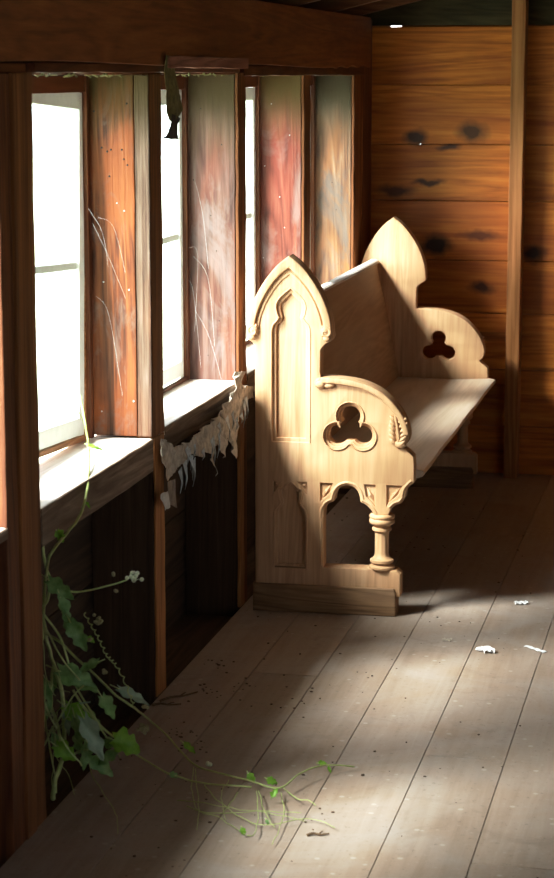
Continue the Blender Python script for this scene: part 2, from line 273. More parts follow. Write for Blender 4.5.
M['jamb_c'] = wood('red_stained_jamb', [(.07, .016, .010), (.17, .043, .026), (.25, .09, .06)], 'z', 16, .07, .6, patch=(.22, .042, .024), patch_scale=4,
                   patch2=(.24, .17, .16), patch_amt=.55, top=((.10, .06, .015), 1.45, 1.66), lines=.35)
M['jamb_d'] = wood('dark_mouldy_jamb', [(.05, .024, .014), (.17, .085, .046), (.27, .18, .13)], 'z', 16, .07, .6, patch=(.22, .09, .03), patch_scale=5,
                   patch2=(.08, .072, .068), patch_amt=.8, top=((.045, .030, .012), 1.38, 1.60), lines=.35)
M['sill'] = wood('bleached_sill', [(.62, .55, .50), (.80, .75, .71), (.88, .85, .82)], 'y', 24, .05, .7, patch=(.66, .56, .48), patch_amt=.4, bstr=.5)
M['sill_edge'] = wood('rough_grey_sill_beam', [(.15, .10, .07), (.29, .21, .155), (.44, .35, .27)], 'y', 26, .06, .85, patch=(.12, .07, .04), patch_amt=.6, bstr=.9)
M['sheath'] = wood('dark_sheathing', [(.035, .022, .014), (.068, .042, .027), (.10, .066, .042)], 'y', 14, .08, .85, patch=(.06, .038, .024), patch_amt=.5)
M['low'] = wood('shaded_old_post', [(.03, .016, .009), (.055, .030, .017), (.085, .05, .03)], 'z', 22, .05, .85, lines=.3)  # shade on the near faces below the sills, put into a darker wood
M['ext'] = wood('shell_boards', [(.10, .05, .025), (.17, .09, .045), (.25, .14, .07)], 'y', 14, .08, .8)
M['extx'] = wood('shell_boards_across', [(.08, .035, .018), (.15, .07, .03), (.22, .11, .05)], 'x', 14, .08, .8)
M['rafter'] = wood('red_brown_rafter', [(.10, .035, .015), (.18, .07, .03), (.26, .11, .05)], 'x', 20, .06, .7)
M['lath'] = wood('pinkish_lath', [(.22, .09, .06), (.38, .17, .12), (.48, .25, .19)], 'y', 26, .05, .7)
M['gable'] = wood('dark_gable_board', [(.035, .028, .012), (.065, .05, .022), (.10, .075, .035)], 'x', 14, .08, .8)
M['white'] = None
M['rawsash'] = wood('bare_orange_sash_edge', [(.30, .12, .045), (.48, .22, .09), (.60, .33, .15)], 'y', 24, .06, .6)
M['paper'] = plain('torn_building_paper', (.50, .44, .37), .85, .35, 45, bump=.6)
M['foil'] = plain('blue_grey_plastic_scrap', (.46, .52, .56), .35, .3, 60, spec=.6)
M['foil_dark'] = plain('dark_plastic_scrap', (.09, .095, .10), .4, .4, 90, spec=.5)
M['rag'] = plain('mouldy_hanging_strip', (.17, .15, .06), .8, .5, 40, bump=.7)
M['rag_dark'] = plain('dark_scrap_end', (.055, .05, .045), .8, .5, 60, bump=.5)
M['scrap_white'] = plain('white_paper_scrap', (.75, .76, .78), .7, .1, 60)
M['twig'] = plain('dry_twig', (.13, .085, .05), .85, .4, 80, bump=.5)
M['crumb'] = plain('dark_crumbs', (.085, .052, .035), .9, .5, 90)
M['nail'] = plain('nail_heads', (.05, .045, .04), .5, .3, 200, metal=.5)
M['nail_light'] = plain('bright_nail_heads', (.5, .52, .55), .4, .2, 200, metal=.3)

def floor_mat():
    m, nt, out = newmat('dusty_floor_planks')
    obj_, v, rnd = coords(nt, (1, .05, 1), 1.)
    _, iso, _ = coords(nt, (1, 1, 1), 0.)
    a = noise_n(nt, v, 26, 5, .65, 1.)
    dust = noise_n(nt, iso, 3.2, 6, .62, .8)
    grit = noise_n(nt, iso, 60, 4, .7)
    stain = noise_n(nt, iso, 7, 5, .65, 1.4)
    col = ramp(nt, a, [(.25, (.255, .190, .142)), (.55, (.315, .243, .192)), (.8, (.36, .292, .242))])
    col = mix(nt, math_n(nt, 'MULTIPLY', ramp01(nt, dust, .40, .68), .6), col, (.37, .335, .315))
    col = mix(nt, math_n(nt, 'MULTIPLY', ramp01(nt, stain, .55, .75), .45), col, (.185, .142, .115))
    col = mix(nt, math_n(nt, 'MULTIPLY', ramp01(nt, grit, .60, .72), .5), col, (.42, .38, .34))
    col = mix(nt, math_n(nt, 'MULTIPLY', ramp01(nt, grit, .40, .33), .4), col, (.11, .08, .06))
    vo = N(nt, 'ShaderNodeTexVoronoi'); vo.inputs['Scale'].default_value = 16; nt.links.new(iso, vo.inputs['Vector'])
    col = mix(nt, math_n(nt, 'MULTIPLY', ramp01(nt, vo.outputs['Distance'], .13, .08), .45), col, (.50, .46, .42))
    br = math_n(nt, 'ADD', math_n(nt, 'MULTIPLY', rnd, .16), .92)
    cb = N(nt, 'ShaderNodeCombineXYZ')
    for i in range(3): nt.links.new(br, cb.inputs[i])
    col = mix(nt, 1., col, cb.outputs[0], 'MULTIPLY')
    h = math_n(nt, 'ADD', a, math_n(nt, 'MULTIPLY', grit, .5))
    bsdf(nt, out, col, math_n(nt, 'ADD', math_n(nt, 'MULTIPLY', dust, .35), .42), h, .25, .003, .4)
    return m
M['floor'] = floor_mat()
def glass_mat():
    m, nt, out = newmat('thin_dusty_pane')
    t = N(nt, 'ShaderNodeBsdfTransparent'); t.inputs[0].default_value = (.93, .97, .96, 1)
    g = N(nt, 'ShaderNodeBsdfGlossy'); g.inputs['Roughness'].default_value = .05
    mx = N(nt, 'ShaderNodeMixShader'); mx.inputs[0].default_value = .06
    nt.links.new(t.outputs[0], mx.inputs[1]); nt.links.new(g.outputs[0], mx.inputs[2]); nt.links.new(mx.outputs[0], out.inputs[0])
    return m
M['glass'] = glass_mat()
def leaf_mat(name, c1, c2, trans=.35):
    m, nt, out = newmat(name)
    o, v, r = coords(nt)
    n = noise_n(nt, v, 45, 4, .6)
    c = ramp(nt, n, [(.3, c1), (.7, c2)])
    b = N(nt, 'ShaderNodeBsdfPrincipled'); nt.links.new(c, b.inputs['Base Color']); b.inputs['Roughness'].default_value = .38
    t = N(nt, 'ShaderNodeBsdfTranslucent'); nt.links.new(c, t.inputs[0])
    mx = N(nt, 'ShaderNodeMixShader'); mx.inputs[0].default_value = trans
    nt.links.new(b.outputs[0], mx.inputs[1]); nt.links.new(t.outputs[0], mx.inputs[2]); nt.links.new(mx.outputs[0], out.inputs[0])
    return m
M['leaf0'] = leaf_mat('green_leaf', (.11, .26, .065), (.30, .50, .20), .35)
M['leaf1'] = leaf_mat('bright_leaf', (.16, .40, .04), (.30, .58, .08), .5)
M['leaf2'] = leaf_mat('silvery_leaf_back', (.22, .34, .24), (.34, .46, .34), .25)
M['white'] = leaf_mat('white_sash_paint_glow', (.80, .82, .78), (.88, .90, .86), .16)  # translucent share stands in for daylight flaring around the white sash
M['stem'] = leaf_mat('vine_stem', (.40, .50, .18), (.58, .68, .32), .15)
M['tendril'] = leaf_mat('pale_tendril', (.36, .44, .16), (.52, .60, .26), .3)
M['bud'] = leaf_mat('white_buds', (.62, .70, .50), (.80, .85, .70), .2)
M['bud1'] = leaf_mat('olive_buds', (.28, .28, .14), (.45, .44, .26), .2)

# ------------------------------------------------------------------ room shell
XR, YB, YF = 3.6, 8.83, -1.6
SLOPE = .24
def roof_z(x): return 1.93 + SLOPE * x
# floor planks
bm = bmesh.new(); rnd = random.Random(3)
edges = [0.0, .20, .392, .585, .79, .996, 1.19, 1.39] + [1.39 + .2 * i for i in range(1, 12)]
joints = {1: [5.647], 4: [5.02], 5: [4.313], 0: [], 2: [3.2], 3: [7.6], 6: [6.9]}
for i, (a, b) in enumerate(zip(edges, edges[1:])):
    b = min(b, XR)
    if a >= XR: break
    js = [YF] + sorted(joints.get(i, []) + [rnd.uniform(0, 3)] + ([rnd.uniform(5, 8)] if i > 7 else [])) + [YB]
    for y0, y1 in zip(js, js[1:]):
        vs = box(bm, a + .0009, b - .0009, y0 + .0022, y1 - .0022, -.028, 0, bev=.0014)
floor = obj('floor', bm, M['floor']); struct(floor, 'dusty grey-brown plank floor with narrow dark gaps', 'floor')
joists = boxobj('floor_underside', (-.19, XR, YF, YB, -.10, -.03), M['sheath'], floor, 0)
# left wall: outside sheathing below and above the openings
bm = bmesh.new()
z = -.09
for hgt in (.20, .205, .20, .19):
    box(bm, -.205, -.185 + rnd.uniform(-.003, .003), YF, YB, z + .002, z + hgt - .002, .002); z += hgt
box(bm, -.205, -.185, YF, YB, 1.66, 2.02, .002)
box(bm, -.215, -.206, YF, YB, -.10, .70)
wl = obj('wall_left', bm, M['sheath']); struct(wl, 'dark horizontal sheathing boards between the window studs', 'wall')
# header board inside, above the windows
bm = bmesh.new()
top, bot = [], []
y = YF
while y < 8.70:
    bot.append((y, 1.722 + .004 * math.sin(y * 3.1) + (0 if y < 7.9 else .006 * math.sin(y * 26)))); y += .06
bot.append((8.70, 1.722)); top = [(8.70, 1.925), (YF, 1.925)]
pm = plate_mesh([bot + top], .03, .002)
for v in pm.verts: x, y, z = v.co; v.co = (-y + .012, x, z)     # plank faces +x
bmesh.ops.reverse_faces(pm, faces=pm.faces)
hd = obj('trim_1', pm, M['header']); struct(hd, 'wide reddish-brown header board running above all the windows', 'trim')
hl = longbox('trim_2', (-.018, .004, 4.40, 6.36, 1.700, 1.722), M['trimy'], None, .003, 1, 40, .0025)
struct(hl, 'thin dark ledge strip under the header board', 'trim')
hl2 = longbox('trim_3', (-.018, .003, 6.42, 8.6, 1.690, 1.722), M['trimy'], None, .003, 1, 40, .003)
struct(hl2, 'uneven dark strip over the far windows', 'trim')
soff = boxobj('trim_4', (-.185, -.02, YF, 8.7, 1.695, 1.72), M['header'], None, .002); struct(soff, 'brown head board above the window openings', 'trim')

# back wall: boards with two daylight chinks
bm = bmesh.new()
seams = [-.09, .205, .45, .69, .915, 1.165, 1.402, 1.650, 1.892]
for a, b in zip(seams, seams[1:]):
    lo, hi = a + .0015, b - .0015
    pts = [(-.2, lo), (XR, lo), (XR, hi), (-.2, hi)]
    if abs(b - 1.402) < 1e-6: pts = [(-.2, lo), (XR, lo), (XR, hi), (.2025, hi), (.201, hi - .001), (.1995, hi), (-.2, hi)]
    if abs(b - 1.892) < 1e-6: pts = [(-.2, lo), (XR, lo), (XR, hi), (.115, hi), (.11, hi - .001), (.075, hi - .0005), (.07, hi), (-.2, hi)]
    merge(bm, plate_mesh([pts], .02, .0022), (0, YB, 0))
for (x0_, x1_, z0_, z1_) in ((-.2, XR, -.09, 1.39), (-.2, .1985, 1.39, 1.414), (.2035, XR, 1.39, 1.414), (-.2, XR, 1.414, 1.8905), (-.2, .07, 1.8905, 2.0), (.117, XR, 1.8905, 2.0), (.070, .117, 1.8945, 2.0)):
    box(bm, x0_, x1_, YB + .022, YB + .034, z0_, z1_)
wb = obj('wall_back', bm, M['back']); struct(wb, 'warm orange horizontal pine boards with dark knots', 'wall')
bm = bmesh.new()
merge(bm, plate_mesh([[(-.2, 1.895), (XR, 1.895), (XR, roof_z(XR) + .1), (-.2, roof_z(-.2) + .1)]], .02, .002), (0, YB + .002, 0))
gb = obj('wall_back_gable', bm, M['gable'], wb)
# corner post and back studs
def back_stud(x0, x1, label):
    o = longbox('wall_stud', (x0, x1, 8.72, YB - .001, -.001, roof_z(x0) - .02), M['stud_back'], None, .003, 2, 30, .0015)
    tag(o, label, 'stud'); return o
# slight lean of the visible one
o = back_stud(.594, .650, 'single orange upright stud standing against the back wall boards')
back_stud(1.62, 1.676, 'back wall upright stud outside the picture to the right')
# rafters and roof boards
bm = bmesh.new()
for i in range(22):
    y0 = YF + i * .48; y1 = min(y0 + .476, YB)
    if y0 >= YB: break
    vs = [bm.verts.new(p) for p in [(-.5, y0, roof_z(-.5) + .09), (XR, y0, roof_z(XR) + .09), (XR, y1, roof_z(XR) + .09), (-.5, y1, roof_z(-.5) + .09)]]
    vt = [bm.verts.new(v.co + Vector((0, 0, .02))) for v in vs]
    bm.faces.new(vs[::-1]); bm.faces.new(vt)
    for k in range(4): bm.faces.new((vs[k], vs[(k + 1) % 4], vt[(k + 1) % 4], vt[k]))
cl = obj('ceiling', bm, M['extx']); struct(cl, 'dark underside of the sloping roof boards', 'ceiling')
raf_labels = {6.40: 'roof rafter over the middle window', 7.30: 'roof rafter nearest the camera in the top right corner of view',
              8.02: 'roof rafter second from the back wall', 8.58: 'last roof rafter next to the back wall'}
for y in (-.6, .4, 1.4, 2.4, 3.4, 4.4, 5.4, 6.40, 7.30, 8.02, 8.58):
    bm = bmesh.new()
    vs = box(bm, -.4, XR, y - .022, y + .022, 0, .085, 0)
    for v in bm.verts: v.co.z += roof_z(v.co.x) + .004
    o = obj('rafter', bm, M['rafter'])
    tag(o, raf_labels.get(y, 'roof rafter above and in front of the picture'), 'rafter', 'sloping roof rafters' )
# right wall with an unseen opening added for fill light, rear wall
bm = bmesh.new(); YO0, YO1 = 1.2, 2.2
box(bm, XR, XR + .03, YF, YO0, -.09, 2.95); box(bm, XR, XR + .03, YO1, YB + .02, -.09, 2.95); box(bm, XR, XR + .03, YO0, YO1, 2.1, 2.95)
box(bm, XR, XR + .03, YO0, YO1, -.09, .35)
wr = obj('wall_right', bm, M['ext']); struct(wr, 'board wall opposite the windows with an unseen opening added for fill light', 'wall')
bm = bmesh.new(); box(bm, -.2, XR + .03, YF - .03, YF, -.09, 2.95)
wf = obj('wall_front', bm, M['extx']); struct(wf, 'board wall behind the camera', 'wall')

# ------------------------------------------------------------------ studs of the window wall
STUDS = [(3.08, 3.20, 'b'), (4.165, 4.385, '1'), (5.330, 5.450, 'a'), (6.345, 6.455, 'b2'), (7.37, 7.49, 'c'), (8.38, 8.60, 'd')]
def nails(bm, pts, y, r=.0022):
    pass
def nail_parts(root, pts, y, mat, r=.0022):
    for x, z in pts:
        bm = bmesh.new(); blob(bm, Vector((x, y, z)), (r, r * .5, r), 1); obj('nail', bm, mat, root)
def stud(y0, y1, k):
    root = empty('wall_stud', (0, y0, 0)); oy = y0
    def part(name, x0, x1, a, b, z0, z1, mat, **kw):
        o = longbox(name, (x0, x1, a - oy, b - oy, z0, z1), mat, root, axis=2, **kw); return o
    if k == '1':
        part('post', -.165, .0, y0, y0 + .075, -.05, 1.70, M['trim'], n=30, amp=.002)
        part('post', -.165, .006, y0 + .078, y0 + .145, -.05, 1.70, M['stud'], n=30, amp=.002)
        part('post', -.165, .002, y0 + .148, y1, -.02, 1.70, M['stud'], n=30, amp=.002)
        tag(root, 'thick built-up dark brown post at the left edge of the picture', 'stud')
        return root
    if k == 'a':
        part('post', -.045, .0, y0 + .003, y1, .73, 1.70, M['stud'], n=30, amp=.003)
        part('post', -.006, .0, y0 + .022, y1 - .006, .0, .728, M['stud_back'], n=30, amp=.003)  # lighter wood below the sill stands in for light bounced off the pew
        part('jamb_board', -.172, -.042, y0 - .004, y0 + .020, .735, 1.695, M['jamb_a'], n=40, amp=.0015)
        part('jamb_board', -.040, -.001, y0 - .004, y0 + .004, .735, 1.695, M['jamb_ag'], n=40, amp=.0015)
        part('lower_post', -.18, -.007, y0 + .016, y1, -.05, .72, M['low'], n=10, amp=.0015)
        part('back_post', -.18, -.05, y0 + .022, y1, .735, 1.69, M['trim'], n=10, amp=.001)
        nail_parts(root, [(-.150, 1.60), (-.060, 1.62), (-.13, 1.505), (-.105, 1.50), (-.075, 1.50), (-.06, 1.46), (-.115, 1.495), (-.07, 1.475), (-.11, 1.43)], y0 - .0045 - oy, M['nail'], .003)
        nail_parts(root, [(-.14, .80), (-.05, .83), (-.13, 1.15), (-.06, 1.13), (-.07, 1.34), (-.09, 1.36)], y0 - .0045 - oy, M['nail_light'], .0025)
        tag(root, 'window stud with orange and grey weathered face, right of the nearest window', 'stud')
        return root
    mt = {'b': M['jamb_b'], 'b2': M['jamb_b'], 'c': M['jamb_c'], 'd': M['jamb_d']}[k]
    part('post', -.010, .0, y0, y1 - .04, .70, 1.70, M['stud'], n=40, amp=.0025)
    part('post', -.010, .0, y0 + .01, y1 - .04, -.0, .698, M['stud_back'], n=40, amp=.0025)  # lower edge in lighter wood, painted as if lit by bounce
    part('post', -.17, -.001, y1 - .038, y1, -.0, 1.70, M['stud'], n=40, amp=.0025)
    part('jamb_board', -.160, -.011, y0 - .002, y0 + .02, .735, 1.695, mt, n=40, amp=.001)
    part('back_post', -.17, -.012, y0 + .022, y1 - .04, .735, 1.69, M['trim'], n=8, amp=.001)
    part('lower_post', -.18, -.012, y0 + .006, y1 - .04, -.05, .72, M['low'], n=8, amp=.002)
    if k != 'b':
        nail_parts(root, [(-.14 + .05 * math.sin(i * 2.3) + .04, .82 + .11 * i) for i in range(8)], y0 - .0025 - oy, M['nail'] if k != 'c' else M['nail_light'])
    tag(root, {'b2': 'window stud with grey bleached face between second and third windows', 'c': 'red stained window stud just behind the arched top of the pew',
               'd': 'dark mouldy window stud farthest away beside the back wall', 'b': 'one of the window studs outside the picture to the left'}[k], 'stud', 'window studs outside the picture' if k == 'b' else None)
    return root
for s in STUDS: stud(*s)
cp = longbox('trim_5', (-.17, -.004, 8.62, YB - .002, -.0, 1.92), M['trim'], None, .003, 2, 10, .001); struct(cp, 'dark corner post where the window wall meets the back wall', 'trim')

# ------------------------------------------------------------------ windows
def window(n, y0, y1, zs, kind, label):
    root = empty('window_%d' % n, (0, y0, zs)); struct(root, label, 'window')
    oy, oz = y0, zs
    def pb(name, x0, x1, a, b, c, d, mat, parent=root, ax=1, amp=.0015, bev=.002, n=16):
        return longbox(name, (x0, x1, a - oy, b - oy, c - oz, d - oz), mat, parent, bev, ax, n, amp)
    # sill: bleached board on a rough beam
    if kind == 1:
        pb('window_sill', -.185, -.001, y0 + .002, y1 - .002, zs - .020, zs, M['sill'])
        pb('sill_face', -.0005, .004, y0 + .002, y1 - .002, zs - .088, zs - .0005, M['sill_edge'], amp=.0015, n=30)
        pb('sill_beam', -.16, -.001, y0 + .002, y1 - .002, zs - .088, zs - .021, M['sill_edge'], amp=.004, bev=.006, n=40)
    else:
        pb('window_sill', -.185, -.001, y0 + .002, y1 - .002, zs - .024, zs, M['sill'])
        pb('sill_face', -.0005, .004, y0 + .002, y1 - .002, zs - .024, zs - .0005, M['sill_edge'], amp=.0012, n=30)
        pb('sill_beam', -.16, -.022, y0 + .002, y1 - .002, zs - .09, zs - .026, M['sill_edge'], amp=.004, bev=.004, n=30)
    # head board
    pb('head_board', -.185, -.165, y0 + .002, y1 - .002, 1.650, 1.693, M['header'])
    # sash
    ya, yb = (y0 + .01, y1 - .01)
    if kind == 1: yb = y1 - .055
    z0, z1 = zs + .004, 1.649
    sash = empty('sash', (-.185, yb - oy, z0 - oz)); sash.parent = root
    if kind == 1: sash.rotation_euler = (-.055, 0, 0)
    def sb(name, x0, x1, a, b, c, d, mat, par=None):
        return longbox(name, (x0, x1, a - yb, b - yb, c - z0, d - z0), mat, par or sash, .003, 2 if d - c > b - a else 1, 10, .001)
    w = .045
    st = [sb('stile', -.018, .012, ya, ya + w, z0, z1, M['white']), sb('stile', -.018, .012, yb - w, yb, z0, z1, M['white']),
          sb('rail', -.018, .012, ya + w, yb - w, z1 - w, z1, M['white']), sb('rail', -.018, .012, ya + w, yb - w, z0 + .012, z0 + .06, M['white'])]
    sb('muntin', -.014, .006, ya + w, yb - w, 1.187, 1.207, M['white'])
    if kind == 1:
        sb('muntin', -.014, .006, ya + .27 * (yb - ya) , ya + .27 * (yb - ya) + .02, z0 + .06, z1 - w, M['white'])
        sb('edge_strip', -.016, .014, yb + .001, yb + .012, z0 - .004, z1, M['rawsash'])
        sb('edge_strip', -.016, .020, ya, yb, z0 - .004, z0 + .011, M['rawsash'])
    bmg = bmesh.new(); box(bmg, -.006, -.004, ya + w - yb, -w, .055, z1 - w - z0)
    obj('pane', bmg, M['glass'], sash)
    if kind == 1:
        pb('stop_strip', -.188, -.160, y1 - .030, y1 - .006, zs, 1.693, M['trim'], ax=2, n=20)
    else:
        pb('stop_strip', -.184, -.158, y1 - .026, y1 - .001, zs, 1.693, M['trim'], ax=2, n=20)
        pb('bottom_stop', -.172, -.160, y0 + .004, y1 - .004, zs + .0005, zs + .012, M['trimy'])
    return root
window(1, 4.387, 5.326, .730, 1, 'nearest window, its white sash leaning ajar over a broad bleached sill')
window(2, 5.452, 6.343, .742, 2, 'second window, with torn grey paper hanging below its sill')
window(3, 6.457, 7.368, .748, 2, 'third window, mostly hidden behind the carved pew end')
window(4, 7.492, 8.378, .748, 2, 'farthest window, a narrow slit of light before the back wall')
window(5, 3.202, 4.163, .735, 2, 'window to the left of the thick post')
bm = bmesh.new(); box(bm, -.2, -.185, YF, 3.19, .62, 1.70)  # unseen boards added in place of more windows, to cut fill light
obj('wall_left_light_block', bm, M['sheath'], wl)

# ------------------------------------------------------------------ pew
PY = 6.345                                               # near face
def pew_arch(cx, hw, z_s, z_t, inset=0., n=10):
    """pointed arch from the left springing over the tip to the right springing"""
    hw -= inset; zt = z_t - inset * 1.6
    L = [(cx - hw, z_s), (cx - hw * .955, z_s + (zt - z_s) * .20), (cx - hw * .80, z_s + (zt - z_s) * .45),
         (cx - hw * .55, z_s + (zt - z_s) * .69), (cx - hw * .27, z_s + (zt - z_s) * .88), (cx, zt)]
    left = cr(L, 5)
    return left + [(2 * cx - x, z) for x, z in left[::-1][1:]]
CX = .163
arch = pew_arch(CX, .135, .900, 1.140)
outline = [(.052, .062), (.052, .855), (.047, .862), (.040, .868), (.030, .873), (.0265, .885)] + arch + \
          [(.2995, .885), (.293, .873), (.283, .868), (.276, .864), (.268, .856), (.261, .845), (.260, .775)]
arm = [(.262, .7600)] + G['arm'][2:]
outline += cr(arm, 4)
outline += [G['notch'][0], G['notch'][1], G['notch'][2], (.5595, .480), (.5600, .4345)]
br_ = G['bracket']
outline += cr([br_[0], br_[1], br_[2], br_[3], br_[4], br_[5], br_[6], (.4800, .326)], 4, corners=(3,))
op = G['open']
outline += cr([(.4335, .326)] + op[1:], 4, corners=(3, 9)) + [(.2722, .3108), (.2722, .149)]
outline += [(.4796, .149), (.5050, .147), (.5190, .1345), (.5195, .062)]
def trefoil(c1, c2, c3, r, n=14):
    """one closed outline around three overlapping lobes (top, left, right)"""
    def lobe(c, a0, a1): return [(c[0] + r * math.cos(math.radians(a0 + (a1 - a0) * k / n)), c[1] + r * math.sin(math.radians(a0 + (a1 - a0) * k / n))) for k in range(n + 1)]
    return lobe(c1, -38, 218) + lobe(c2, 82, 338 - 12)+ lobe(c3, 214, 458)
T1, T2, T3 = (.3551, .6375), (.3160, .5765), (.3935, .5765)
tre_in = trefoil(T1, T2, T3, .0305); tre_out = trefoil((.3551, .6395), (.3145, .5755), (.395, .5755), .0435); tre_mid = trefoil(T1, T2, T3, .0365)
# lancet and lower blind arch
def lancet(cx, hw, hw2, z0, zs, zt, d=0.):
    """foiled lancet: straight jambs, small cusp, pointed head"""
    hw += d; hw2 += d; zt += d * 1.3; z0 -= d
    L = [(cx - hw, z0), (cx - hw, zs - .035), (cx - hw * .93, zs - .016), (cx - hw2 * .92, zs - .004), (cx - hw2 * .74, zs + .010), (cx - hw2 * .88, zs + .026),
         (cx - hw2 * .92, zs + .05), (cx - hw2 * .66, zs + (zt - zs) * .72), (cx, zt)]
    left = [L[0]] + cr(L[1:], 4, corners=(3,))
    return left + [(2 * cx - x, z) for x, z in left[::-1][1:]]
lan_in = lancet(.166, .047, .036, .563, .935, 1.020); lan_out = lancet(.166, .047, .036, .563, .935, 1.020, .012)
bl_in = lancet(.165, .041, .030, .152, .345, .408); bl_out = lancet(.165, .041, .030, .152, .345, .408, .009)
def tri(a, b, c, bulge=.006):
    def side(p, q, s):
        mx, mz = (p[0] + q[0]) / 2, (p[1] + q[1]) / 2; dx, dz = q[0] - p[0], q[1] - p[1]; L = math.hypot(dx, dz)
        return [p, (mx - dz / L * s, mz + dx / L * s)]
    return side(a, b, 0)[:1] + side(b, c, bulge) + [c]
sp = [[(.188, .423), (.2195, .423), (.2195, .385), (.209, .396), (.200, .411)], [(.142, .423), (.110, .423), (.110, .385), (.121, .396), (.130, .411)],
      [(.262, .422), (.302, .422), (.296, .398), (.280, .380), (.262, .364)], [(.402, .422), (.438, .422), (.438, .352), (.424, .370), (.408, .385)],
      [(.474, .422), (.523, .422), (.513, .397), (.497, .381), (.480, .368), (.474, .354)]]
def build_end(mirror):
    bm = bmesh.new()
    # three layers, back to front: through holes only in the deepest one
    merge(bm, plate_mesh([outline, tre_in], .046, .003), (0, .016, 0))
    merge(bm, plate_mesh([outline, tre_mid, lan_in, bl_in], .012, .003), (0, .006, 0))
    # front skin, shrunk along the carved edges
    def shr(lp): return lp
    fr = [p for p in outline]
    merge(bm, plate_mesh([fr, tre_out, lan_out, bl_out] + sp, .010, .003), (0, -.002, 0))
    # hood mould around the pointed head
    inner = pew_arch(CX, .135, .900, 1.140, .024)
    ring = arch + inner[::-1]
    merge(bm, plate_mesh([ring], .017, .005), (0, -.016, 0))
    inner2 = pew_arch(CX, .135, .900, 1.140, .037); mid = pew_arch(CX, .135, .9, 1.14, .030)
    merge(bm, plate_mesh([mid + inner2[::-1]], .005, .002), (0, -.006, 0))
    # raised rims: trefoil and opening mouldings
    merge(bm, plate_mesh([trefoil((.3551, .6395), (.3145, .5755), (.395, .5755), .0465), tre_out], .006, .0015), (0, -.006, 0))
    # arm moulding
    am = cr([(.262, .7600)] + G['arm'][2:11], 5)
    P = [Vector(p) for p in am]; inn = []
    for i, p in enumerate(P):
        t = (P[min(i + 1, len(P) - 1)] - P[max(0, i - 1)]).normalized(); inn.append((p.x + t.y * .019, p.y - t.x * .019))
    merge(bm, plate_mesh([am + inn[::-1]], .020, .005), (0, -.019, 0))
    # thin bead under the arm moulding
    pts = [(x + 0, -.004, z) for x, z in [((a[0]), a[1]) for a in inn[8:]]]
    tube(bm, pts, .0035, .0035, 6)
    # scroll at the inner end of the arm
    def spiral(c, r0, turns, a0, s=1, w=.006, yy=-.010):
        pts = []
        for k in range(28):
            t = k / 27; a = a0 + s * turns * 2 * PI * t; r = r0 * (1 - .8 * t)
            pts.append((c[0] + r * math.cos(a), yy - .004 * t, c[1] + r * math.sin(a)))
        tube(bm, pts, w, w * .7, 8)
    spiral((.262, .741), .014, 1.2, PI * .5, 1)
    blob(bm, Vector((.262, -.008, .740)), (.020, .012, .016), 2)
    blob(bm, Vector((.287, -.006, .736)), (.022, .010, .010), 2)
    # crockets at the feet of the hood mould
    for s, cx_, in ((-1, .0475), (1, .2785)):
        blob(bm, Vector((cx_, -.006, .907)), (.017, .012, .025), 2)
        spiral((cx_, .902), .017, 1.1, PI * .5, -s, .0055, -.012)
        blob(bm, Vector((cx_ + s * .004, -.008, .884)), (.013, .010, .011), 2)
        for k in range(3): blob(bm, Vector((cx_ - s * .010, -.010, .895 + .012 * k)), (.005, .006, .007), 1)
    # acanthus leaf filling the end of the arm
    blob(bm, Vector((.508, -.001, .602)), (.031, .009, .047), 3)
    tube(bm, cr([(.500, -.013, .645), (.507, -.016, .610), (.512, -.014, .575), (.505, -.012, .560)], 6), .0045, .003, 8)
    for k in range(6):
        t = k / 5; z0 = .560 + .072 * t
        R = Matrix.Rotation(-.75 + .3 * t, 4, 'Y')
        blob(bm, Vector((.522 + .006 * math.sin(PI * t), -.012, z0)), (.017, .007, .0065), 2, R)
        blob(bm, Vector((.492 - .002 * math.sin(PI * t), -.009, z0 + .004)), (.014, .0065, .007), 2, Matrix.Rotation(.8, 4, 'Y'))
    blob(bm, Vector((.516, -.008, .556)), (.020, .010, .014), 2)
    # chip-carved leaves in the spandrels
    for (ax, az), (bx_, bz) in (((.2175, .421), (.203, .402)), ((.112, .421), (.127, .402)), ((.264, .370), (.297, .419)), ((.408, .417), (.436, .360)), ((.476, .364), (.517, .418))):
        tube(bm, [(ax, .010, az), ((ax + bx_) / 2, .004, (az + bz) / 2), (bx_, .010, bz)], .0045, .0045, 6, prof=lambda s: .3 + 1.2 * math.sin(PI * s))
    # raised roll moulding following the opening and the bracket
    def roll(pts, off, r, y):
        P = [Vector(p) for p in pts]; o = []
        for i, p in enumerate(P):
            t = (P[min(i + 1, len(P) - 1)] - P[max(0, i - 1)]).normalized(); o.append((p.x - t.y * off, y, p.y + t.x * off))
        tube(bm, o, r, r, 8)
    roll(bl_out, .0035, .0038, -.001); roll(lan_out, .003, .0032, -.001)
    opc = cr([(.4335, .326)] + op[1:] + [(.2722, .3108)], 4, corners=(3, 9))
    roll(opc, -.009, .0048, -.001)
    roll([(.2722, .31), (.2722, .25), (.2722, .155)], -.007, .004, -.001)
    roll(cr([(.5585, .4345)] + br_[1:7], 4, corners=(3,)), -.009, .0048, -.001)
    if mirror:
        for v in bm.verts: v.co.y *= -1
        bmesh.ops.reverse_faces(bm, faces=bm.faces)
    return bm
def build_base(mirror):
    bm = bmesh.new()
    merge(bm, plate_mesh([[(.046, .0), (.507, .0), (.507, .076), (.500, .090), (.046, .090)]], .086, .005), (0, -.014, 0))
    merge(bm, plate_mesh([[(.050, .085), (.5185, .085), (.5185, .134), (.505, .146), (.050, .146)]], .060, .004), (0, -.001, 0))
    if mirror:
        for v in bm.verts: v.co.y *= -1
        bmesh.ops.reverse_faces(bm, faces=bm.faces)
    return bm
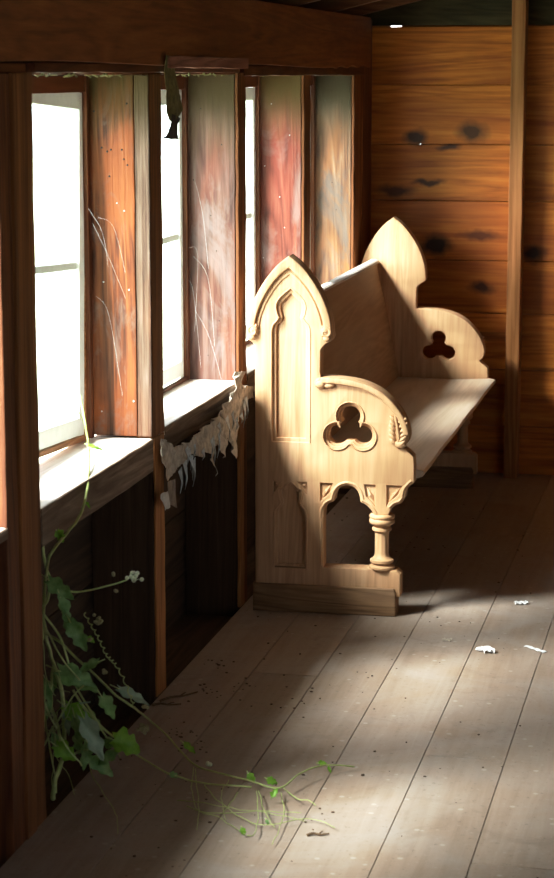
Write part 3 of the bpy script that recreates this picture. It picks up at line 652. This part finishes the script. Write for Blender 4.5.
def build_column(mirror):
    bm = bmesh.new(); cx, cy = .4565, .026
    prof = [(0, .146), (.036, .146), (.041, .150), (.041, .156), (.030, .163), (.030, .166), (.0375, .170), (.0375, .178), (.028, .184), (.0235, .190), (.0225, .20),
            (.0225, .262), (.0235, .268), (.026, .270), (.031, .273), (.031, .281), (.026, .284), (.028, .289), (.038, .294), (.0405, .299), (.0405, .307), (.037, .311),
            (.0405, .315), (.0395, .322), (.034, .327), (0, .327)]
    seg = 40; rings = []
    for r, z in prof:
        ring = []
        for k in range(seg):
            a = 2 * PI * k / seg; rr = r
            if .195 < z < .265: rr *= 1 - (.07 if k % 4 == 0 else 0)
            ring.append(bm.verts.new((cx + rr * math.cos(a), cy + rr * math.sin(a), z)))
        rings.append(ring)
    for A, B in zip(rings, rings[1:]):
        for k in range(seg): bm.faces.new((A[k], A[(k + 1) % seg], B[(k + 1) % seg], B[k]))
    bmesh.ops.remove_doubles(bm, verts=bm.verts, dist=1e-6)
    if mirror:
        for v in bm.verts: v.co.y *= -1
        bmesh.ops.reverse_faces(bm, faces=bm.faces)
    return bm
pew = empty('pew', (0, PY, 0))
tag(pew, 'pale carved gothic pew with pointed ends, standing along the window wall', 'bench')
FAR = 2.165
def autosmooth(o, ang=35):
    for p in o.data.polygons: p.use_smooth = True
    o.data.set_sharp_from_angle(angle=math.radians(ang))
def end_set(mirror, y, dx, lab):
    e = obj('end_panel', build_end(mirror), M['pine'], pew); e.location = (dx, y, 0); autosmooth(e)
    b = obj('base_block', build_base(mirror), M['pine_old_shade'], e); autosmooth(b)
    c = obj('column', build_column(mirror), M['pine'], e); autosmooth(c, 50)
    e['label'] = lab
    s = -1 if mirror else 1
    for o in (e,): o.rotation_euler = (0, 0, math.radians(1.6))
    return e
end_set(False, -.002, 0, 'carved near end with trefoil hole, lancet panel and turned column')
fe = end_set(True, FAR + .002, -.012, 'far pew end seen from its plain inner face'); fe.scale = (1, 1, .98)
# seat and bowed, reclined back board between the ends
bm = bmesh.new()
prof = [(.175, .462), (.40, .458), (.560, .466), (.580, .462), (.584, .452), (.578, .443), (.560, .438), (.40, .434), (.175, .436)]
y0, y1 = .066, FAR - .066
nsec = 12; rings = []
for i in range(nsec + 1):
    y = y0 + (y1 - y0) * i / nsec
    rings.append([bm.verts.new((x + .0015 * math.sin(i * 1.7), y, z)) for x, z in prof])
for A, B in zip(rings, rings[1:]):
    for k in range(len(prof)): bm.faces.new((A[k], B[k], B[(k + 1) % len(prof)], A[(k + 1) % len(prof)]))
bm.faces.new(rings[0]); bm.faces.new(rings[-1][::-1])
bmesh.ops.recalc_face_normals(bm, faces=bm.faces)
o = obj('seat', bm, M['pine_y'], pew); autosmooth(o)
bm = bmesh.new()
fr = cr([(.088, .935), (.098, .88), (.125, .76), (.152, .62), (.176, .50), (.186, .44)], 5)
bk = [(x - .024, z) for x, z in fr]
prof = fr + bk[::-1]
prof[len(fr)-1] = (.186, .44)
rings = []
for i in range(nsec + 1):
    y = y0 + (y1 - y0) * i / nsec
    rings.append([bm.verts.new((x, y, z)) for x, z in prof])
for A, B in zip(rings, rings[1:]):
    for k in range(len(prof)): bm.faces.new((A[k], B[k], B[(k + 1) % len(prof)], A[(k + 1) % len(prof)]))
bm.faces.new(rings[0]); bm.faces.new(rings[-1][::-1]); bmesh.ops.recalc_face_normals(bm, faces=bm.faces)
o = obj('backrest', bm, M['pine_back'], pew); autosmooth(o)
bm = bmesh.new(); pts = [(.060, .930), (.060, .940), (.066, .946), (.088, .946), (.095, .941), (.095, .931)]
rings = [[bm.verts.new((x, y, z)) for x, z in pts] for y in (y0, y1)]
for k in range(6): bm.faces.new((rings[0][k], rings[1][k], rings[1][(k + 1) % 6], rings[0][(k + 1) % 6]))
bm.faces.new(rings[0]); bm.faces.new(rings[1][::-1]); bmesh.ops.recalc_face_normals(bm, faces=bm.faces)
obj('top_rail', bm, M['sill'], pew)  # pale sill wood used here as a painted sun highlight along the rail
longbox('apron', (.17, .19, y0, y1, .36, .434), M['pine_old_shade'], pew, .002, 1, 6, .0)
boxobj('seat_cleat', (.20, .53, y0 + .0, y0 + .03, .395, .433), M['pine_old_shade'], pew, .003)
boxobj('seat_cleat', (.20, .53, y1 - .03, y1, .395, .433), M['pine_old_shade'], pew, .003)

# ------------------------------------------------------------------ scraps
def sheet(name, loop, x, mat, amp=.006, sub=3, parent=None, seed=0, lean=0.):
    bm = bmesh.new()
    vs = [bm.verts.new((0, y, z)) for y, z in loop]
    es = [bm.edges.new((vs[i], vs[(i + 1) % len(vs)])) for i in range(len(vs))]
    bmesh.ops.triangle_fill(bm, edges=es, use_beauty=True)
    for _ in range(sub): bmesh.ops.subdivide_edges(bm, edges=[e for e in bm.edges if e.calc_length() > .012], cuts=1)
    bmesh.ops.triangulate(bm, faces=bm.faces)
    zt = max(z for _, z in loop)
    for v in bm.verts:
        n = noise.noise(Vector((seed, v.co.y * 28, v.co.z * 16))) + .5 * noise.noise(Vector((seed + 5, v.co.y * 70, v.co.z * 50)))
        v.co.x = x + n * amp + lean * (zt - v.co.z)
        v.co.y += .0025 * noise.noise(Vector((v.co.y * 90, v.co.z * 90, 3)))
        v.co.z += .003 * noise.noise(Vector((v.co.z * 90, v.co.y * 90, 7)))
    r = bmesh.ops.extrude_face_region(bm, geom=list(bm.faces))
    for e in r['geom']:
        if isinstance(e, bmesh.types.BMVert): e.co.x += .0015
    bmesh.ops.recalc_face_normals(bm, faces=bm.faces)
    return obj(name, bm, mat, parent)
o = sheet('torn_paper', G['scrap'], .018, M['paper'], .016, 4, seed=1); tag(o, 'ragged torn grey-beige building paper hanging below the second sill', 'torn paper')
bm = bmesh.new(); rr = random.Random(21)
for k in range(20):                                      # loose shreds
    y = rr.uniform(5.48, 6.33); z = .635 + (y - 5.5) * .05 + rr.uniform(-.03, .02); Lz = rr.uniform(.02, .08); w = rr.uniform(.004, .011)
    x = .024 + rr.uniform(-.006, .012); a = rr.uniform(-.02, .02)
    vs = [bm.verts.new(p) for p in ((x, y - w, z), (x + .004, y + w, z + .01), (x + .008, y + a + w * .6, z - Lz * .6), (x + .002, y + a * 1.5, z - Lz), (x + .01, y + a - w * .7, z - Lz * .55))]
    bm.faces.new(vs)
r_ = bmesh.ops.extrude_face_region(bm, geom=list(bm.faces))
for e in r_['geom']:
    if isinstance(e, bmesh.types.BMVert): e.co.x += .0012
o2 = obj('loose_shreds', bm, M['foil'], o); o2['kind'] = 'stuff'; o2['label'] = 'pale blue-grey shreds of the torn paper'
o = sheet('plastic_scrap', G['tape'], .030, M['foil'], .004, 2, seed=2); tag(o, 'small pale blue-grey scrap dangling beside the second stud', 'scrap')
o = sheet('plastic_scrap', G['tape2'], .022, M['foil_dark'], .004, 2, seed=3); tag(o, 'dark ribbed scrap hanging just right of the pale one', 'scrap')
rg = sheet('hanging_strip', G['rag'], .022, M['rag'], .005, 3, seed=4)
tag(rg, 'mouldy curled strip hanging from the header at the second window', 'hanging scrap')
sheet('strip_end', G['rag2'], .023, M['rag_dark'], .004, 2, rg, 5)
ll = G['lath']; yy = [p[0] for p in ll]; zz = [p[1] for p in ll]
o = longbox('lath', (.0135, .028, min(yy), max(yy), min(zz) + .003, max(zz)), M['lath'], None, .002, 1, 30, .003); tag(o, 'short reddish wooden lath nailed across the top of the second window', 'lath')
bm = bmesh.new()
for i in range(90):                                      # ragged fringe of old caulk under the head
    y = random.uniform(4.42, 8.3); 
    tube(bm, [(-.03 + random.uniform(-.02, .02), y, 1.697), (-.03, y + random.uniform(-.008, .008), 1.697 - random.uniform(.000, .009))], .0035, .002, 5)
o = obj('caulk_fringe', bm, M['rag']); tag(o, 'thin ragged fringe of pale old caulk along the window heads', 'caulk', None, 'stuff')

def flat_scrap(name, c, L, W, ang, mat, label, cat, group=None, curl=.004, ragged=True):
    bm = bmesh.new(); n = 10
    top = []; rr = random.Random(int(c[0] * 1e4))
    g = [[bm.verts.new((L * (i / n - .5), W * (j / 3 - .5) * (rr.uniform(.5, 1.2) if ragged else 1), .0012 + curl * abs(math.sin(i * .9 + j)))) for j in range(4)] for i in range(n + 1)]
    for i in range(n):
        for j in range(3): bm.faces.new((g[i][j], g[i + 1][j], g[i + 1][j + 1], g[i][j + 1]))
    o = obj(name, bm, mat); o.location = (c[0], c[1], 0.0); o.rotation_euler = (0, 0, ang)
    s = o.modifiers.new('s', 'SOLIDIFY'); s.thickness = .0008; s.offset = 1
    tag(o, label, cat, group); return o
S = G['scraps']
flat_scrap('paper_scrap', S[0], .045, .035, .3, M['scrap_white'], 'small white paper scrap on the floor, the farthest away', 'scrap', curl=.006)
flat_scrap('paper_scrap', S[1], .040, .05, .8, M['scrap_white'], 'small crumpled white scrap on the floor, left of the long sliver', 'scrap', curl=.012)
flat_scrap('paper_sliver', S[2], .085, .016, -.75, M['scrap_white'], 'long straight white sliver on the floor near the right edge', 'scrap', curl=.003, ragged=False)
flat_scrap('dust_flake', (S[1][0] - .13, S[1][1] + .1, 0), .03, .03, .1, M['paper'], 'dull grey flake on the floor left of the crumpled white scrap', 'scrap', curl=.003)
def twig(c, L, ang, label, r=.003):
    bm = bmesh.new()
    pts = cr([(-L / 2, 0, r), (-L * .2, .004, r * 1.6), (.1 * L, -.003, r * 1.2), (L / 2, .003, r)], 5)
    tube(bm, pts, r, r * .5, 7); tube(bm, [(0, 0, r), (L * .2, .012, r * 1.5), (L * .28, .02, r)], r * .6, r * .3, 6)
    o = obj('twig', bm, M['twig']); o.location = (c[0], c[1], 0); o.rotation_euler = (0, 0, ang); tag(o, label, 'twig'); return o
twig(S[3], .05, .35, 'short dry brown twig on the floor right of the vine tendrils', .0035)
twig((.06, 5.36, 0), .13, .9, 'long dark splinter lying at the foot of the second stud', .004)
twig((.045, 5.28, 0), .08, .3, 'short dark splinter lying crosswise by the second stud', .004)
bm = bmesh.new(); rr = random.Random(11)
for i in range(210):
    x = .02 + abs(rr.gauss(0, .5)); y = rr.uniform(3.9, 8.2)
    if x > 1.6: continue
    s = rr.uniform(.0010, .0034) * (1.25 if rr.random() < .1 else 1)
    blob(bm, Vector((x, y, s * .5)), (s * rr.uniform(.8, 1.8), s * rr.uniform(.8, 1.8), s * .6), 1)
for (cx_, cy_, n) in ((.12, 5.42, 14), (.20, 5.50, 10), (.14, 5.05, 12), (.2, 4.95, 14), (.42, 5.45, 5), (.62, 4.5, 6), (.1, 5.7, 8)):
    for k in range(n):
        s = rr.uniform(.0012, .0038)
        blob(bm, Vector((cx_ + rr.gauss(0, .03), cy_ + rr.gauss(0, .05), s * .5)), (s * 1.5, s, s * .6), 1)
o = obj('floor_debris', bm, M['crumb']); tag(o, 'dark crumbs and dirt specks scattered over the floor planks', 'debris', None, 'stuff')

bm = bmesh.new(); rr = random.Random(8)
for k in range(9):
    y = rr.choice((6.30, 6.32, 5.28)); x0 = rr.uniform(-.165, -.12); z0 = rr.uniform(.9, 1.6)
    tube(bm, cr([(x0, y, z0), (x0 + rr.uniform(.02, .06), y, z0 - rr.uniform(.02, .12)), (x0 + rr.uniform(0, .10), y + .01, z0 - rr.uniform(.12, .3))], 5), .00018, .00018, 4)
o = obj('cobweb', bm, M['scrap_white']); tag(o, 'fine pale cobweb threads across the bleached and orange window jambs', 'cobweb', None, 'stuff')
# ------------------------------------------------------------------ vine
vine = empty('climbing_vine', (-.02, 4.50, 0)); VO = Vector((-.02, 4.50, 0))
tag(vine, 'green climbing vine beside the post, trailing over the sill and onto the floor', 'plant')
V = G['vine']
def vobj(name, pts, r0, r1, mat, wig=0., n=8, turns=0):
    pts = [Vector(p) - VO for p in cr(pts, n)]
    out = []
    for i, p in enumerate(pts):
        t = i / len(pts)
        q = p + noise.noise_vector(p * 25) * wig
        if turns: q += Vector((math.cos(turns * 2 * PI * t), math.sin(turns * 2 * PI * t) * .5, math.sin(turns * 2 * PI * t) * .6)) * .0035
        if q.z < r0: q.z = r0
        out.append(q)
    bm = bmesh.new(); tube(bm, out, r0, r1, 7)
    return obj(name, bm, mat, vine, True)
vobj('stem', V['climb'], .0030, .0040, M['tendril'], .002)
vobj('stem', V['main'], .0032, .0060, M['stem'], .003)
vobj('stem', V['fork'], .0050, .0030, M['stem'], .003)
vobj('stem', V['side'], .0030, .0018, M['stem'], .002)
vobj('stem', V['second'], .0030, .0022, M['stem'], .002)
vobj('stem', V['branch'], .0030, .0018, M['leaf2'], .001)
vobj('stem', V['branch2'], .0038, .0020, M['stem'], .001)
vobj('stem', V['runner'], .0034, .0018, M['tendril'], .002)
vobj('stem', V['runner2'], .0030, .0020, M['stem'], .002)
vobj('tendril', V['coil'], .0014, .0014, M['tendril'], .001, 14, 16)
for k in range(1, 14):
    vobj('tendril', V['t%d' % k], .0014 if k not in (11, 12, 13) else .001, .0008, M['tendril'], .004, 8, 0)
rv = random.Random(5)
def tend(a, b, sag):
    a, b = Vector(a), Vector(b); m_ = (a + b) / 2 + Vector((rv.uniform(-.02, .02), rv.uniform(-.02, .02), sag))
    vobj('tendril', [tuple(a), tuple(m_), tuple(b)], .0011, .0007, M['tendril'], .006)
for k in range(14): tend((rv.uniform(-.08, .02), 4.48, rv.uniform(.1, .45)), (rv.uniform(-.08, .05), 4.45, rv.uniform(.03, .3)), rv.uniform(-.05, .03))
for k in range(2): tend((rv.uniform(.25, .45), rv.uniform(4.5, 4.7), .02), (rv.uniform(.25, .6), rv.uniform(4.35, 4.6), .004), .01)
for a_, b_, c_ in (((-.06, 4.50, .40), (-.02, 4.48, .22), (.06, 4.47, .10)), ((-.07, 4.52, .33), (-.03, 4.50, .15), (-.01, 4.50, .02)), ((-.08, 4.55, .5), (-.02, 4.52, .38), (.05, 4.50, .30)), ((-.05, 4.5, .12), (.01, 4.48, .22), (.07, 4.46, .30))):
    vobj('stem', [a_, b_, c_], .0026, .0018, M['stem'], .005)
# a leaf: lobed heart outline, folded along its midrib and drooping
def leaf_bm(size, nar, seed):
    rl = random.Random(seed); bm = bmesh.new(); nu, nv = 14, 8
    def halfw(t):                                       # five-lobed half width along the blade
        base = math.sin(PI * min(1, (t * .92 + .08))) ** .7
        lob = 1 + .30 * math.cos(t * 3 * 2 * PI + .6) * (1 - t * .4)
        return .48 * base * lob * (1 - t * .35)
    g = []
    curl = rl.uniform(.2, .9); tw = rl.uniform(-.4, .4)
    for i in range(nu + 1):
        t = i / nu; row = []
        for j in range(-nv // 2, nv // 2 + 1):
            s = j / (nv / 2); w = halfw(t) * size * nar
            x = s * w; y = t * size - abs(s) * .16 * size * (1 - t) * (1 if t < .35 else .3)
            zz = abs(s) ** 1.2 * w * .55 - curl * size * .5 * t * t + .035 * size * math.sin(9 * t + 3 * s + seed) + tw * s * t * size * .3
            zz += -.055 * size * abs(math.sin(t * 15 - abs(s) * 3)) * abs(s)
            row.append(bm.verts.new((x, y, zz)))
        g.append(row)
    for i in range(nu):
        for j in range(nv): bm.faces.new((g[i][j], g[i][j + 1], g[i + 1][j + 1], g[i + 1][j]))
    bmesh.ops.remove_doubles(bm, verts=bm.verts, dist=1e-5)
    return bm
RV = Vector((math.cos(.2133), math.sin(.2133), 0)); TOC = Vector((math.sin(.2133), -math.cos(.2133), .25)).normalized(); UPV = TOC.cross(RV).normalized()
for i, (c, size, ang, hue, nar) in enumerate(G['leaves']):
    size *= .86 if hue == 0 else .95; nar *= .82 if hue == 0 else 1.
    bm = leaf_bm(size, nar, i)
    a = math.radians(ang + rv.uniform(-6, 6))
    yax = (RV * math.cos(a) + UPV * math.sin(a)); n_ = (TOC + RV * rv.uniform(-.5, .5) + Vector((0, 0, rv.uniform(.0, .7)))).normalized()
    n_ = (n_ - yax * n_.dot(yax)).normalized(); xax = yax.cross(n_)
    R = Matrix((xax, yax, n_)).transposed().to_4x4()
    pos = Vector(c) - VO - yax * size * .45
    for v in bm.verts:
        v.co = R @ v.co + pos
        if v.co.z < .002: v.co.z = .003
    o = obj('leaf', bm, M['leaf%d' % hue], vine, True)
    if hue == 1: o['label'] = 'bright green leaf'
    if hue == 2: o['label'] = 'narrow leaf showing its silvery underside'
    bm = bmesh.new()
    mid = [pos + R.to_3x3() @ Vector((0, size * t, -.002)) for t in (-.35, -.1, 0.02)]
    for q in mid: q.z = max(q.z, .002)
    tube(bm, mid, .0016, .0013, 6); obj('leaf_stalk', bm, M['stem'], o, True)
for i, (c, rad, n, k) in enumerate(G['buds']):
    bm = bmesh.new(); c = Vector(c) - VO
    for j in range(n):
        d = Vector((rv.gauss(0, 1), rv.gauss(0, 1), rv.gauss(0, 1))).normalized() * rad * rv.uniform(.3, 1) * (0 if n == 1 else 1)
        s = .0052 if k == 0 else .0045
        q = c + Vector((d.x, d.y, d.z * .75)); q.z = max(q.z, s + .001)
        blob(bm, q, (s, s, s), 2)
        if n > 1: tube(bm, [tuple(c - Vector((0, 0, rad * .3))), tuple(q)], .0008, .0008, 5)
    obj('flower_buds', bm, M['bud'] if k == 0 else M['bud1'], vine, True)

# ------------------------------------------------------------------ outdoors
m, nt, out = newmat('sunlit_lawn')
o_, v_, r_ = coords(nt)
n_ = noise_n(nt, v_, 1.5, 5, .6)
bsdf(nt, out, ramp(nt, n_, [(.35, (.50, .60, .42)), (.65, (.66, .72, .60))]), .9)
bm = bmesh.new()
vs = [bm.verts.new(p) for p in [(-60, -60, -.75), (60, -60, -.75), (60, 60, -.75), (-60, 60, -.75)]]; bm.faces.new(vs)
g = obj('ground', bm, m); struct(g, 'overexposed sunny lawn outside the windows', 'ground')

# ------------------------------------------------------------------ light
w = bpy.data.worlds.new('World'); bpy.context.scene.world = w; w.use_nodes = True
bg = w.node_tree.nodes['Background']; bg.inputs[0].default_value = (.90, .97, 1., 1); bg.inputs[1].default_value = SKY
d = Vector((1, 1.0, -1.40)).normalized()
sun = bpy.data.lights.new('Sun', 'SUN'); sun.energy = SUN; sun.angle = math.radians(18); sun.color = (1, .955, .90)
so = bpy.data.objects.new('Sun', sun); C.objects.link(so); so.rotation_euler = d.to_track_quat('-Z', 'Y').to_euler(); so.location = (-4, 2, 6)

d2 = Vector((1, .95, -.36)).normalized()
s2 = bpy.data.lights.new('AddedLowSun', 'SUN'); s2.energy = SUN2; s2.angle = math.radians(32); s2.color = (1, .95, .88)  # second soft sun, added to brighten the back wall and upper pew
so2 = bpy.data.objects.new('AddedLowSun', s2); C.objects.link(so2); so2.rotation_euler = d2.to_track_quat('-Z', 'Y').to_euler(); so2.location = (-6, 2, 4)
# ------------------------------------------------------------------ camera
f, cx, cy = 2084., 277., 439.
pitch, yaw = .17400, .2133
cam = bpy.data.cameras.new('Camera'); co = bpy.data.objects.new('Camera', cam); C.objects.link(co)
cam.sensor_fit = 'VERTICAL'; cam.sensor_height = 24; cam.lens = f / 878 * 24
F = Vector((-math.sin(yaw) * math.cos(pitch), math.cos(yaw) * math.cos(pitch), -math.sin(pitch)))
R = Vector((math.cos(yaw), math.sin(yaw), 0)); U = R.cross(F)
co.matrix_world = Matrix((R, U, -F)).transposed().to_4x4(); co.location = (1.497, 0, 1.7)
cam.dof.use_dof = True; cam.dof.focus_distance = 6.3; cam.dof.aperture_fstop = 5.0
bpy.context.scene.camera = co
vs_ = bpy.context.scene.view_settings
vs_.view_transform = 'Standard'; vs_.look = 'None'; vs_.exposure = EXPO
vs_.use_curve_mapping = True; cm = vs_.curve_mapping; cv = cm.curves[3]
for p in ((.05, .049), (.25, .26), (.55, .62)): cv.points.new(*p)
cm.update()
